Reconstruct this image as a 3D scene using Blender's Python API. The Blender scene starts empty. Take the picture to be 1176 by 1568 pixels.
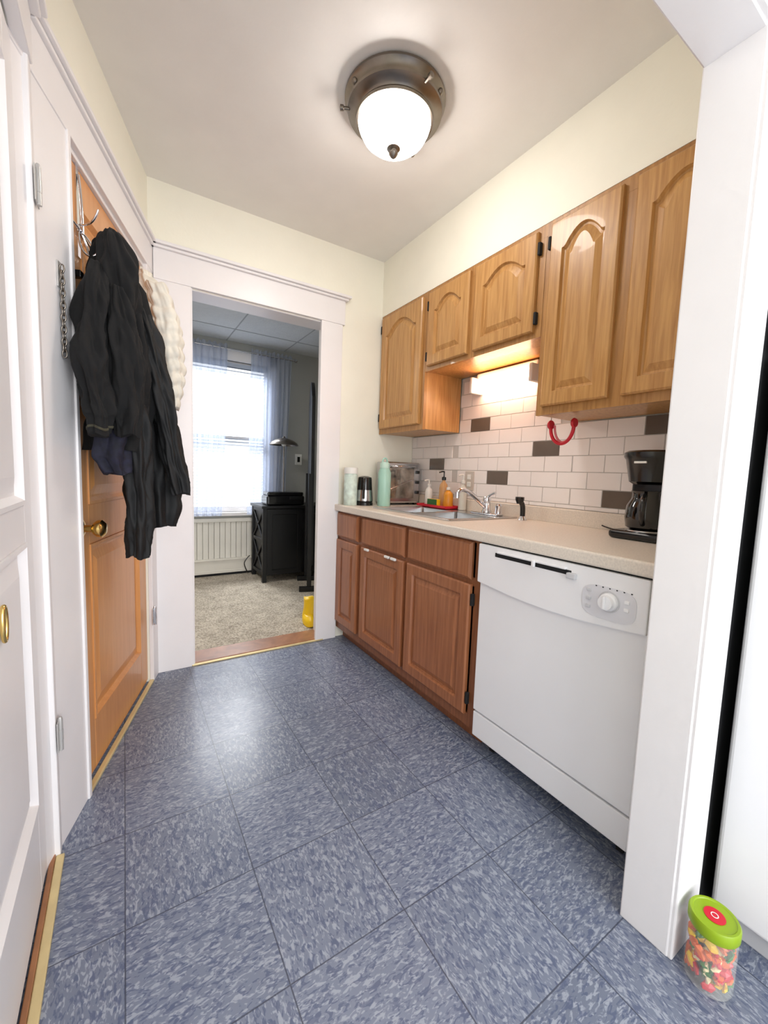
import bpy, bmesh, math, random
from mathutils import Vector, Matrix, noise
random.seed(3)
scene=bpy.context.scene
scene.view_settings.view_transform='Standard'
scene.view_settings.look='None'
scene.view_settings.exposure=0.82

# ---------------------------------------------------------------- materials
def lin(c):
    return tuple(((x/255)/12.92 if x/255<=0.04045 else ((x/255+0.055)/1.055)**2.4) for x in c)+(1,)
def newmat(name):
    m=bpy.data.materials.new(name); m.use_nodes=True
    return m,m.node_tree,m.node_tree.nodes['Principled BSDF']
def mat(name,c,rough=.5,metal=0,var=0.04,vscale=6,emit=0,coat=0,trans=0,bump=0,bscale=40,alpha=1):
    m,nt,b=newmat(name)
    col=lin(c)
    tc=nt.nodes.new('ShaderNodeTexCoord')
    n=nt.nodes.new('ShaderNodeTexNoise'); n.inputs['Scale'].default_value=vscale; n.inputs['Detail'].default_value=4
    nt.links.new(tc.outputs['Object'],n.inputs['Vector'])
    r=nt.nodes.new('ShaderNodeValToRGB')
    r.color_ramp.elements[0].position=.3; r.color_ramp.elements[1].position=.7
    r.color_ramp.elements[0].color=tuple(max(0,x*(1-var)) for x in col[:3])+(1,)
    r.color_ramp.elements[1].color=tuple(min(1,x*(1+var)) for x in col[:3])+(1,)
    nt.links.new(n.outputs['Fac'],r.inputs['Fac'])
    nt.links.new(r.outputs['Color'],b.inputs['Base Color'])
    b.inputs['Roughness'].default_value=rough; b.inputs['Metallic'].default_value=metal
    b.inputs['Coat Weight'].default_value=coat
    b.inputs['Transmission Weight'].default_value=trans
    b.inputs['Alpha'].default_value=alpha
    if emit:
        b.inputs['Emission Color'].default_value=col; b.inputs['Emission Strength'].default_value=emit
    if bump:
        n2=nt.nodes.new('ShaderNodeTexNoise'); n2.inputs['Scale'].default_value=bscale; n2.inputs['Detail'].default_value=5
        nt.links.new(tc.outputs['Object'],n2.inputs['Vector'])
        bp=nt.nodes.new('ShaderNodeBump'); bp.inputs['Strength'].default_value=bump; bp.inputs['Distance'].default_value=.01
        nt.links.new(n2.outputs['Fac'],bp.inputs['Height']); nt.links.new(bp.outputs['Normal'],b.inputs['Normal'])
    return m
def wood(name,c1,c2,rough=.38,sc=(38,38,2.2),wave=.16):
    m,nt,b=newmat(name)
    tc=nt.nodes.new('ShaderNodeTexCoord'); mp=nt.nodes.new('ShaderNodeMapping')
    mp.inputs['Scale'].default_value=sc
    nt.links.new(tc.outputs['Object'],mp.inputs['Vector'])
    n=nt.nodes.new('ShaderNodeTexNoise'); n.inputs['Scale'].default_value=2.6; n.inputs['Detail'].default_value=6; n.inputs['Distortion'].default_value=.6
    nt.links.new(mp.outputs['Vector'],n.inputs['Vector'])
    mp2=nt.nodes.new('ShaderNodeMapping'); mp2.inputs['Scale'].default_value=tuple(x*.16 for x in sc)
    nt.links.new(tc.outputs['Object'],mp2.inputs['Vector'])
    n3=nt.nodes.new('ShaderNodeTexNoise'); n3.inputs['Scale'].default_value=1.0; n3.inputs['Detail'].default_value=1
    nt.links.new(mp2.outputs['Vector'],n3.inputs['Vector'])
    mul=nt.nodes.new('ShaderNodeMath'); mul.operation='MULTIPLY'; mul.inputs[1].default_value=90
    nt.links.new(n3.outputs['Fac'],mul.inputs[0])
    sn=nt.nodes.new('ShaderNodeMath'); sn.operation='SINE'; nt.links.new(mul.outputs[0],sn.inputs[0])
    mr=nt.nodes.new('ShaderNodeMapRange'); mr.inputs['From Min'].default_value=-1; mr.inputs['From Max'].default_value=1
    nt.links.new(sn.outputs[0],mr.inputs['Value'])
    mix=nt.nodes.new('ShaderNodeMath'); mix.operation='MULTIPLY_ADD'; mix.inputs[1].default_value=wave
    ml=nt.nodes.new('ShaderNodeMath'); ml.operation='MULTIPLY'; ml.inputs[1].default_value=.9
    nt.links.new(n.outputs['Fac'],ml.inputs[0])
    nt.links.new(mr.outputs['Result'],mix.inputs[0]); nt.links.new(ml.outputs[0],mix.inputs[2])
    r=nt.nodes.new('ShaderNodeValToRGB')
    r.color_ramp.elements[0].position=.3; r.color_ramp.elements[1].position=.75
    r.color_ramp.elements[0].color=lin(c2); r.color_ramp.elements[1].color=lin(c1)
    nt.links.new(mix.outputs[0],r.inputs['Fac']); nt.links.new(r.outputs['Color'],b.inputs['Base Color'])
    b.inputs['Roughness'].default_value=rough; b.inputs['Coat Weight'].default_value=.15
    bp=nt.nodes.new('ShaderNodeBump'); bp.inputs['Strength'].default_value=.08; bp.inputs['Distance'].default_value=.003
    nt.links.new(n.outputs['Fac'],bp.inputs['Height']); nt.links.new(bp.outputs['Normal'],b.inputs['Normal'])
    return m

M_cream=mat('paint_cream',(246,243,228),.55,var=.015,bump=.05,bscale=60)
M_ceil=mat('paint_ceiling',(240,237,233),.36,var=.02,bump=.06,bscale=30)
M_white=mat('paint_white_trim',(238,235,235),.35,var=.015,bump=.05,bscale=50)
M_grey=mat('paint_grey',(172,172,166),.7,var=.02)
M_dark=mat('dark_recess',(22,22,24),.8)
M_black=mat('black_plastic',(12,12,14),.25,coat=.3)
M_bwood=mat('black_furniture',(10,10,12),.45)
M_appl=mat('appliance_white',(243,243,245),.3,var=.01)
M_appl2=mat('appliance_panel_grey',(205,205,208),.35)
M_steel=mat('stainless',(200,200,202),.24,metal=1,var=.03)
M_chrome=mat('chrome',(225,225,230),.08,metal=1,var=.01)
M_nickel=mat('brushed_nickel',(135,127,118),.32,metal=1,var=.1,vscale=20)
M_brass=mat('brass',(232,200,125),.2,metal=1)
M_oak=wood('oak_upper',(204,156,95),(172,122,66))
M_oakf=wood('oak_upper_frame',(186,138,80),(156,108,57))
M_oak2=wood('oak_lower',(170,110,72),(142,87,54))
M_oakd=wood('oak_lower_frame',(146,90,56),(118,71,41))
M_door=wood('door_orange_wood',(220,157,97),(205,141,82),rough=.3,sc=(20,20,1.6),wave=.03)
M_doord=wood('door_orange_wood_panel',(210,145,88),(193,125,70),rough=.3,sc=(20,20,1.6),wave=.03)
M_brown=wood('threshold_brown',(170,116,76),(132,86,54),sc=(6,6,30))
M_gold=mat('gold_strip',(222,202,150),.35,metal=.3,var=.12,vscale=12)
M_tile=mat('tile_white',(247,242,240),.15,var=.02,vscale=3)
M_tileb=mat('tile_brown',(108,97,88),.25,var=.1)
M_grout=mat('grout',(208,203,198),.8)
M_counter=mat('laminate_counter',(226,216,203),.35,var=.09,vscale=160)
M_jblack=mat('jacket_black_cloth',(5,5,6),.9,bump=.3,bscale=25)
M_jblack2=mat('jacket_black_nylon',(6,7,9),.72,bump=.3,bscale=18)
M_jplaid=mat('lining_navy',(22,22,40),.8,var=.6,vscale=50)
M_puff=mat('puffer_cream',(222,217,204),.6,bump=.2,bscale=30)
M_red=mat('red_plastic',(205,30,50),.35)
M_yellow=mat('yellow_rubber',(250,205,20),.4)
M_teal=mat('mint_bottle',(170,215,200),.35)
M_outl=mat('plastic_white',(235,235,230),.4)

# ---------------------------------------------------------------- helpers
def link(o,parent=None):
    scene.collection.objects.link(o)
    if parent is not None: o.parent=parent
    return o
def empty(name):
    e=bpy.data.objects.new(name,None); e.empty_display_size=.05
    return link(e)
I4=Matrix.Identity(4)
def finish(name,bm,mats,parent=None,smooth=False,bevel=0,M=I4,seg=2,recalc=True):
    if recalc: bmesh.ops.recalc_face_normals(bm,faces=bm.faces)
    me=bpy.data.meshes.new(name); bm.to_mesh(me); bm.free()
    if not isinstance(mats,(list,tuple)): mats=[mats]
    for m in mats: me.materials.append(m)
    if smooth:
        for p in me.polygons: p.use_smooth=True
    o=bpy.data.objects.new(name,me)
    o.matrix_basis=M
    if bevel:
        bv=o.modifiers.new('bv','BEVEL'); bv.width=bevel; bv.segments=seg; bv.limit_method='ANGLE'; bv.angle_limit=math.radians(40)
    return link(o,parent)
def addbox(bm,b,mi=0):
    x0,x1,y0,y1,z0,z1=b
    v=[bm.verts.new((x,y,z)) for x in(x0,x1) for y in(y0,y1) for z in(z0,z1)]
    for f in((0,1,3,2),(4,6,7,5),(0,4,5,1),(2,3,7,6),(0,2,6,4),(1,5,7,3)):
        fc=bm.faces.new([v[i] for i in f]); fc.material_index=mi
def boxes(name,lst,mats,parent=None,bevel=0,M=I4,seg=2):
    bm=bmesh.new()
    for b in lst:
        addbox(bm,b[:6],b[6] if len(b)>6 else 0)
    return finish(name,bm,mats,parent,bevel=bevel,M=M,seg=seg)
def lathe(name,prof,loc,m,parent=None,n=40,M=I4,axis='Z',smooth=True):
    bm=bmesh.new(); rings=[]
    for r,z in prof:
        if r<1e-5: rings.append([bm.verts.new((0,0,z))])
        else: rings.append([bm.verts.new((r*math.cos(2*math.pi*i/n),r*math.sin(2*math.pi*i/n),z)) for i in range(n)])
    for a,b in zip(rings,rings[1:]):
        for i in range(n):
            j=(i+1)%n
            if len(a)==1 and len(b)==1: continue
            if len(a)==1: bm.faces.new((a[0],b[i],b[j]))
            elif len(b)==1: bm.faces.new((a[i],a[j],b[0]))
            else: bm.faces.new((a[i],a[j],b[j],b[i]))
    R=I4
    if axis=='X': R=Matrix.Rotation(math.radians(90),4,'Y')
    if axis=='-X': R=Matrix.Rotation(math.radians(-90),4,'Y')
    if axis=='Y': R=Matrix.Rotation(math.radians(-90),4,'X')
    o=finish(name,bm,m,parent,smooth=smooth,M=M@Matrix.Translation(loc)@R)
    if smooth:
        o.data.set_sharp_from_angle(angle=math.radians(40))
    return o
def tube(name,pts,r,m,parent=None,M=I4,n=10,closed=False,smoothp=True):
    cu=bpy.data.curves.new(name,'CURVE'); cu.dimensions='3D'; cu.bevel_depth=r; cu.bevel_resolution=3; cu.use_fill_caps=True
    sp=cu.splines.new('NURBS' if smoothp else 'POLY'); sp.points.add(len(pts)-1)
    for p,q in zip(sp.points,pts): p.co=(*q,1)
    if smoothp: sp.order_u=3; sp.use_endpoint_u=not closed
    sp.use_cyclic_u=closed
    o=bpy.data.objects.new(name+'_c',cu); scene.collection.objects.link(o)
    dg=bpy.context.evaluated_depsgraph_get()
    me=bpy.data.meshes.new_from_object(o.evaluated_get(dg)); bpy.data.objects.remove(o)
    me.materials.clear(); me.materials.append(m)
    for p in me.polygons: p.use_smooth=True
    o=bpy.data.objects.new(name,me); o.matrix_basis=M
    return link(o,parent)
def cr(p0,p1,p2,p3,t):
    return tuple(.5*((2*b)+(-a+c)*t+(2*a-5*b+4*c-d)*t*t+(-a+3*b-3*c+d)*t**3) for a,b,c,d in zip(p0,p1,p2,p3))
def loft(name,secs,m,parent=None,n=80,steps=10,amp=.006,k=6,seed=0,quilt=0,qfreq=0,M=I4,caps=True,namp=.012):
    full=[]
    for i in range(len(secs)-1):
        p0=secs[max(i-1,0)];p1=secs[i];p2=secs[i+1];p3=secs[min(i+2,len(secs)-1)]
        for s in range(steps): full.append(cr(p0,p1,p2,p3,s/steps))
    full.append(tuple(map(float,secs[-1])))
    bm=bmesh.new(); rings=[]
    for (x,y,z,rx,ry) in full:
        rx=max(rx,.003); ry=max(ry,.003); ring=[]
        for i in range(n):
            th=2*math.pi*i/n
            ph=noise.noise(Vector((x*3+seed,z*4,seed*1.7)))*4
            f=amp*math.sin(k*th+ph+seed)+amp*.5*math.sin((k*2+1)*th-ph*1.5+z*9)
            nn=noise.noise(Vector((math.cos(th)*1.6+seed,math.sin(th)*1.6,z*8)))*namp
            n2=abs(noise.noise(Vector((math.cos(th)*2.5+seed*2,math.sin(th)*2.5,z*16+th*1.2))))*namp*.7
            q=quilt*abs(math.sin(z*qfreq)) if quilt else 0
            sc=min(1,rx/.04)
            d=(f+nn-n2)*sc+q
            ring.append(bm.verts.new((x+(rx+d)*math.cos(th),y+(ry+d)*math.sin(th),z+ (0.006*math.sin(3*th+seed) if rx>.02 else 0))))
        rings.append(ring)
    for a,b in zip(rings,rings[1:]):
        for i in range(n):
            bm.faces.new((a[i],a[(i+1)%n],b[(i+1)%n],b[i]))
    if caps:
        bm.faces.new(rings[0]); bm.faces.new(rings[-1])
    return finish(name,bm,m,parent,smooth=True,M=M)
def outline(u0,u1,v0,v1,A,d,n=24):
    pts=[(u0+d,v0+d),(u1-d,v0+d)]
    for i in range(n+1):
        t=1-2*i/n
        u=(u0+u1)/2+t*((u1-u0)/2-d)
        tt=abs(t)
        s=0 if tt>.86 else math.sin(math.pi/2*(1-tt/.86))**.85
        pts.append((u,v1-d-A*(1-s)))
    return pts
def ringpanel(name,rings,fn,m,parent=None,M=I4):
    bm=bmesh.new(); R=[]
    for pts,w in rings: R.append([bm.verts.new(fn(u,v,w)) for u,v in pts])
    for a,b in zip(R,R[1:]):
        L=len(a)
        for i in range(L):
            j=(i+1)%L
            bm.faces.new((a[i],a[j],b[j],b[i]))
    bm.faces.new(R[-1]); bm.faces.new(R[0])
    return finish(name,bm,m,parent,M=M)
def cabdoor(name,y0,y1,z0,z1,xf,A,m,parent,mg=.055):
    fn=lambda u,v,w:(xf-w,u,v)
    o=lambda d,a=0:outline(y0,y1,z0,z1,a,d)
    ringpanel(name,[(o(0),0),(o(0),.013),(o(.006),.019),(o(mg,A),.019),(o(mg+.005,A),.007),(o(mg+.012,A),.006),(o(mg+.036,A),.016)],fn,m,parent)
def slabdoor(name,y0,y1,z0,z1,xf,m,parent):
    fn=lambda u,v,w:(xf-w,u,v)
    o=lambda d:outline(y0,y1,z0,z1,0,d)
    ringpanel(name,[(o(0),0),(o(0),.010),(o(.012),.019)],fn,m,parent)

# ---------------------------------------------------------------- frames
ang=math.atan2(-.9568,-.2908)
ML=Matrix.Translation((.12,2.45,0))@Matrix.Rotation(ang,4,'Z')
MF=Matrix.Translation((-.20,1.375,0))@Matrix.Rotation(-math.pi/2,4,'Z')

H=2.526
# ---------------------------------------------------------------- floor
def floormat():
    m,nt,b=newmat('vinyl_tile_blue')
    N=nt.nodes.new; L=nt.links.new
    tc=N('ShaderNodeTexCoord'); sx=N('ShaderNodeSeparateXYZ'); L(tc.outputs['Object'],sx.inputs[0])
    def math_(op,a,b_=None,c=None):
        n=N('ShaderNodeMath'); n.operation=op
        for i,v in enumerate((a,b_,c)):
            if v is None: continue
            if isinstance(v,(int,float)): n.inputs[i].default_value=v
            else: L(v,n.inputs[i])
        return n.outputs[0]
    T=.305
    px=math_('DIVIDE',math_('SUBTRACT',sx.outputs[0],.2845-10*T),T)
    py=math_('DIVIDE',math_('SUBTRACT',sx.outputs[1],1.064-10*T),T)
    ix=math_('FLOOR',px); iy=math_('FLOOR',py)
    fx=math_('FRACT',px); fy=math_('FRACT',py)
    par=math_('MODULO',math_('ADD',ix,iy),2)
    ex=math_('MINIMUM',fx,math_('SUBTRACT',1,fx)); ey=math_('MINIMUM',fy,math_('SUBTRACT',1,fy))
    e=math_('MINIMUM',ex,ey)
    seam=math_('LESS_THAN',e,.005)
    a1,a2=50,115
    cA=N('ShaderNodeCombineXYZ'); L(math_('MULTIPLY',sx.outputs[0],a1),cA.inputs[0]); L(math_('MULTIPLY',sx.outputs[1],a2),cA.inputs[1]); 
    cB=N('ShaderNodeCombineXYZ'); L(math_('MULTIPLY',sx.outputs[0],a2),cB.inputs[0]); L(math_('MULTIPLY',sx.outputs[1],a1),cB.inputs[1])
    off=math_('ADD',math_('MULTIPLY',ix,7.3),math_('MULTIPLY',iy,3.1)); L(off,cA.inputs[2]); L(off,cB.inputs[2])
    mv=N('ShaderNodeMix'); mv.data_type='VECTOR'; L(par,mv.inputs[0]); L(cA.outputs[0],mv.inputs[4]); L(cB.outputs[0],mv.inputs[5])
    n1=N('ShaderNodeTexNoise'); n1.inputs['Scale'].default_value=1.0; n1.inputs['Detail'].default_value=2; n1.inputs['Distortion'].default_value=1.0; L(mv.outputs[1],n1.inputs['Vector'])
    va=N('ShaderNodeVectorMath'); va.operation='ADD'; va.inputs[1].default_value=(31,17,5); L(mv.outputs[1],va.inputs[0])
    n2=N('ShaderNodeTexNoise'); n2.inputs['Scale'].default_value=.9; n2.inputs['Detail'].default_value=2; n2.inputs['Distortion'].default_value=1.0; L(va.outputs[0],n2.inputs['Vector'])
    wn=N('ShaderNodeTexWhiteNoise'); wn.noise_dimensions='3D'
    cc=N('ShaderNodeCombineXYZ'); L(ix,cc.inputs[0]); L(iy,cc.inputs[1]); L(cc.outputs[0],wn.inputs['Vector'])
    base=N('ShaderNodeMix'); base.data_type='RGBA'; L(wn.outputs['Value'],base.inputs[0])
    base.inputs[6].default_value=lin((110,118,136)); base.inputs[7].default_value=lin((121,129,148))
    r1=N('ShaderNodeMapRange'); r1.inputs['From Min'].default_value=.52; r1.inputs['From Max'].default_value=.59; L(n1.outputs['Fac'],r1.inputs['Value'])
    r2=N('ShaderNodeMapRange'); r2.inputs['From Min'].default_value=.53; r2.inputs['From Max'].default_value=.60; L(n2.outputs['Fac'],r2.inputs['Value'])
    m1=N('ShaderNodeMix'); m1.data_type='RGBA'; L(math_('MULTIPLY',r1.outputs[0],.65),m1.inputs[0]); L(base.outputs[2],m1.inputs[6]); m1.inputs[7].default_value=lin((168,174,186))
    m2=N('ShaderNodeMix'); m2.data_type='RGBA'; L(math_('MULTIPLY',r2.outputs[0],.72),m2.inputs[0]); L(m1.outputs[2],m2.inputs[6]); m2.inputs[7].default_value=lin((76,86,116))
    m3=N('ShaderNodeMix'); m3.data_type='RGBA'; L(math_('MULTIPLY',seam,.8),m3.inputs[0]); L(m2.outputs[2],m3.inputs[6]); m3.inputs[7].default_value=lin((54,60,76))
    L(m3.outputs[2],b.inputs['Base Color'])
    b.inputs['Roughness'].default_value=.30; b.inputs['Specular IOR Level'].default_value=.5
    n4=N('ShaderNodeTexNoise'); n4.inputs['Scale'].default_value=5; L(tc.outputs['Object'],n4.inputs['Vector'])
    bp=N('ShaderNodeBump'); bp.inputs['Strength'].default_value=.25; bp.inputs['Distance'].default_value=.01; L(n4.outputs['Fac'],bp.inputs['Height']); L(bp.outputs['Normal'],b.inputs['Normal'])
    return m
boxes('floor',[(-1.2,2.1,-2.0,2.50,-.05,0)],floormat())
def carpetmat():
    m,nt,b=newmat('carpet')
    tc=nt.nodes.new('ShaderNodeTexCoord'); n=nt.nodes.new('ShaderNodeTexNoise'); n.inputs['Scale'].default_value=90; n.inputs['Detail'].default_value=3
    n2=nt.nodes.new('ShaderNodeTexNoise'); n2.inputs['Scale'].default_value=9
    nt.links.new(tc.outputs['Object'],n.inputs['Vector']); nt.links.new(tc.outputs['Object'],n2.inputs['Vector'])
    ad=nt.nodes.new('ShaderNodeMath'); ad.operation='MULTIPLY_ADD'; ad.inputs[1].default_value=.35
    nt.links.new(n2.outputs['Fac'],ad.inputs[0]); nt.links.new(n.outputs['Fac'],ad.inputs[2])
    r=nt.nodes.new('ShaderNodeValToRGB'); r.color_ramp.elements[0].position=.48; r.color_ramp.elements[1].position=.86
    r.color_ramp.elements[0].color=lin((140,128,112)); r.color_ramp.elements[1].color=lin((214,203,185))
    nt.links.new(ad.outputs[0],r.inputs['Fac']); nt.links.new(r.outputs['Color'],b.inputs['Base Color'])
    b.inputs['Roughness'].default_value=1
    bp=nt.nodes.new('ShaderNodeBump'); bp.inputs['Strength'].default_value=.8; bp.inputs['Distance'].default_value=.02
    nt.links.new(n.outputs['Fac'],bp.inputs['Height']); nt.links.new(bp.outputs['Normal'],b.inputs['Normal'])
    return m
boxes('floor_carpet',[(-1.2,3.0,2.60,4.65,-.05,.004)],carpetmat())
boxes('trim_threshold',[(.30,1.12,2.442,2.605,-.05,.014),(.30,1.10,2.428,2.443,0,.01,1)],[M_brown,M_gold],bevel=.003)

# ---------------------------------------------------------------- walls / ceiling
boxes('ceiling',[(-1.3,2.1,-.7,2.57,H,H+.1)],M_ceil)
boxes('wall_back',[(-.5,.312,2.45,2.57,0,H),(1.11,2.0,2.45,2.57,0,H),(.312,1.11,2.45,2.57,2.05,H)],M_cream)
boxes('wall_right',[(1.80,1.92,.45,2.45,0,H)],M_cream)
boxes('wall_soffit',[(1.493,1.80,.46,2.45,2.172,H)],M_cream)
boxes('wall_left',[(-.02,.10,-.12,0,0,H),(.885,1.30,-.12,0,0,H),(.10,.885,-.12,0,2.085,H)],M_cream,M=ML)
boxes('wall_left_front',[(-.02,2.2,-.12,-.045,0,H),(-.0,2.2,-.05,.01,2.09,H)],M_cream,M=MF)
boxes('wall_partition',[(1.085,2.1,.365,.45,0,H)],M_cream)
boxes('ceiling_beam',[(-.6,1.085,.365,.452,2.03,H)],M_cream)
boxes('trim_1',[(-.3,1.085,.355,.462,2.008,2.03),(1.064,1.086,.352,.463,0,2.03)],M_white,bevel=.004)
boxes('trim_2',[(1.066,1.195,.343,.366,0,2.16),(-.2,1.25,.343,.366,2.01,2.2)],M_white,bevel=.004)
boxes('gap_shade_panel',[(1.195,1.7,.358,.366,0,1.75)],M_dark)  # dark sheet on the partition, colours in the shade of the fridge gap
boxes('trim_4',[(.125,.312,2.43,2.452,0,2.052),(1.045,1.19,2.43,2.452,0,2.052),(.14,1.205,2.428,2.452,2.052,2.20)],M_white,bevel=.003)
boxes('trim_5',[(.12,1.222,2.412,2.452,2.198,2.212),(.12,1.235,2.398,2.452,2.212,2.228)],M_white,bevel=.004)
boxes('trim_6',[(.300,.318,2.44,2.60,0,2.052),(1.10,1.115,2.452,2.60,0,2.052),(.30,1.115,2.453,2.60,2.044,2.06)],M_white,bevel=.002)
boxes('trim_7',[(-.9,.31,2.575,2.59,0,2.2),(1.12,1.25,2.575,2.59,0,2.2)],M_white)
boxes('trim_8',[(.0,.10,-.0,.02,0,2.08),(.883,1.17,0,.018,0,2.08),(.88,.90,-.05,.024,0,2.08),(-.01,1.2,0,.022,2.075,2.20),(.86,.884,-.05,.004,0,2.08),(.10,.88,-.03,.004,2.06,2.085)],M_white,bevel=.003,M=ML)
boxes('trim_9',[(.0,1.08,0,.034,2.198,2.212),(.0,1.075,0,.046,2.212,2.228)],M_white,bevel=.004,M=ML)
boxes('trim_10',[(-.03,2.2,0,.03,2.085,2.20),(-.03,2.2,0,.05,2.198,2.212),(-.04,2.2,0,.062,2.212,2.228)],M_white,bevel=.003,M=MF)
boxes('trim_11',[(-.035,.0,-.04,.025,0,2.09)],M_white,bevel=.004,M=MF)
boxes('trim_12',[(.1,.90,.0,.02,0,.012)],M_gold,M=ML,bevel=.003)
boxes('trim_13',[(.0,2.2,.014,.034,0,.010,0),(.0,2.2,.002,.014,0,.016,1)],[M_gold,M_brown],M=MF,bevel=.002)

# ---------------------------------------------------------------- panel doors
def paneldoor(name,M,s0,s1,z0,z1,stile,panels,m,pm,p0=-.045,p1=-.008):
    g=empty(name)
    boxes('core',[(s0,s1,p0,p1-.014,z0,z1)],pm,g,M=M)
    fr=[(s0,s0+stile,p1-.016,p1,z0,z1),(s1-stile,s1,p1-.016,p1,z0,z1)]
    zz=z0
    for a,b in panels:
        fr.append((s0+stile-.001,s1-stile+.001,p1-.016,p1,zz,a)); zz=b
    fr.append((s0+stile-.001,s1-stile+.001,p1-.016,p1,zz,z1))
    boxes('frame',fr,m,g,M=M,bevel=.003)
    for i,(a,b) in enumerate(panels):
        fn=lambda u,v,w:(u,p1-.014+w,v)
        o=lambda d:outline(s0+stile,s1-stile,a,b,0,d)
        ringpanel('panel_%d'%(i+1),[(o(0),0),(o(0),.018),(o(.010),.018),(o(.022),.002),(o(.03),.002),(o(.065),.011)],fn,m,g,M=M)
    return g
d1=paneldoor('door_1',ML,.105,.86,.015,2.058,.105,[(.20,.84),(.98,1.95)],M_door,M_doord)
lathe('rose',[(0,0),(.033,0),(.033,.004),(.022,.010),(.012,.012),(.012,.035),(.02,.04),(.029,.052),(.029,.064),(.018,.074),(0,.075)],(.825,-.008,.905),M_brass,d1,M=ML,axis='Y')
boxes('strike',[(.855,.866,-.02,-.003,.86,.95)],M_brass,d1,M=ML)
d2=paneldoor('door_2',MF,.004,.80,.02,2.08,.12,[(.26,.93),(1.02,1.97)],M_white,M_white,p0=-.04,p1=.0)
pts=[(.372+.014*math.cos(a),.004,.815+.034*math.sin(a)) for a in [k*math.pi/8 for k in range(16)]]
tube('pull_ring',pts,.004,M_brass,d2,M=MF,closed=True)
boxes('pull_cup',[(.364,.380,.0,.003,.79,.84)],M_nickel,d2,M=MF,bevel=.001)
def hinge(name,M,s,p,z,m,parent=None):
    g=empty(name)
    lathe('barrel',[(0,-.045),(.006,-.045),(.006,-.015),(.0066,-.015),(.0066,.015),(.006,.015),(.006,.045),(.004,.052),(0,.054)],(s,p,z),m,g,M=M,n=14)
    boxes('leaf',[(s-.028,s+.022,p-.006,p-.003,z-.042,z+.042)],m,g,M=M,bevel=.001)
M_hinge=mat('hinge_painted_silver',(190,188,185),.35,metal=.4)
for z in(1.80,.36): hinge('door_hinge',MF,-.012,.034,z,M_hinge)
hinge('door_hinge',ML,.098,.028,.35,M_steel); 
g=empty('door_chain_latch')
boxes('plate',[(.965,.985,.018,.022,1.61,1.68)],M_hinge,g,M=ML,bevel=.001)
for i in range(15):
    z=1.66-.0165*i
    pts=[(.978+(.007*math.cos(a) if i%2 else 0),.029+(0 if i%2 else .006*math.cos(a)),z+.012*math.sin(a)) for a in [k*math.pi/4 for k in range(8)]]
    tube('link_%d'%i,pts,.002,M_nickel,g,M=ML,closed=True)
g=empty('over_door_hook_rack')
boxes('strap',[(.765,.785,-.008,-.003,1.78,2.058),(.765,.785,-.04,-.003,2.058,2.061)],M_chrome,g,M=ML)
tube('strap_wire',[(.775,.0,2.03),(.775,.008,1.95),(.78,.01,1.85)],.004,M_chrome,g,M=ML)
for i,s in enumerate((.70,.76,.82)):
    tube('hook_%d'%i,[(.775,.0,1.86),(s,.01,1.84),(s,.02,1.78),(s,.05,1.765),(s,.075,1.80),(s,.08,1.83)],.0035,M_chrome,g,M=ML)
tube('hook_top',[(.775,.0,1.88),(.80,.03,1.87),(.82,.06,1.885),(.825,.07,1.91)],.0035,M_chrome,g,M=ML)
tube('hook_bar',[(.68,.004,1.86),(.84,.004,1.86)],.004,M_chrome,g,M=ML)
boxes('coat_hook_rail',[(.835,.86,-.002,.03,1.69,1.71)],M_black,g,M=ML,bevel=.002)
g=empty('coat_hook')
tube('hook',[(.42,-.006,1.98),(.42,.03,1.97),(.42,.05,1.93),(.42,.07,1.95)],.005,M_steel,g,M=ML)

# ---------------------------------------------------------------- jackets
g=empty('black_hoodie')
loft('body',[(-.035,1.68,1.852,.012,.02),(-.036,1.68,1.835,.030,.04),(-.028,1.69,1.78,.052,.07),(-.012,1.69,1.68,.082,.09),(.0,1.69,1.50,.094,.11),(.0,1.69,1.33,.092,.11),(-.01,1.69,1.22,.086,.10),(-.02,1.69,1.17,.078,.10)],M_jblack,g,k=7,amp=.009,seed=1,namp=.02)
loft('sleeve_1',[(-.055,1.57,1.72,.02,.03),(-.062,1.55,1.64,.036,.045),(-.072,1.53,1.53,.044,.05),(-.078,1.51,1.42,.046,.055),(-.070,1.50,1.33,.043,.05),(-.060,1.49,1.27,.038,.045),(-.057,1.49,1.25,.030,.04),(-.057,1.49,1.205,.030,.04)],M_jblack,g,k=5,amp=.004,seed=2,namp=.022)
loft('sleeve_2',[(-.01,1.56,1.66,.02,.03),(.0,1.55,1.55,.045,.045),(.010,1.54,1.42,.052,.05),(.010,1.54,1.30,.048,.05),(.006,1.53,1.24,.038,.045),(.006,1.53,1.21,.036,.04)],M_jblack,g,k=5,amp=.005,seed=5,namp=.022)
loft('hood',[(-.022,1.61,1.845,.010,.02),(-.016,1.60,1.81,.036,.05),(-.008,1.60,1.73,.058,.06),(-.003,1.60,1.63,.06,.05),(-.003,1.60,1.56,.03,.03)],M_jblack,g,k=4,amp=.008,seed=3,namp=.02)
loft('lining_hem',[(-.028,1.62,1.23,.050,.06),(-.035,1.62,1.15,.052,.06),(-.03,1.62,1.12,.045,.05),(-.02,1.62,1.09,.035,.045)],M_jplaid,g,k=5,amp=.006,seed=8)
M_cuff=mat('cuff_olive',(58,55,40),.8)
loft('cuff_band_1',[(-.057,1.49,1.228,.0315,.0415),(-.057,1.49,1.221,.0315,.0415)],M_cuff,g,k=5,amp=.004,seed=2,namp=.022,steps=2)
g=empty('black_long_jacket')
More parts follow.
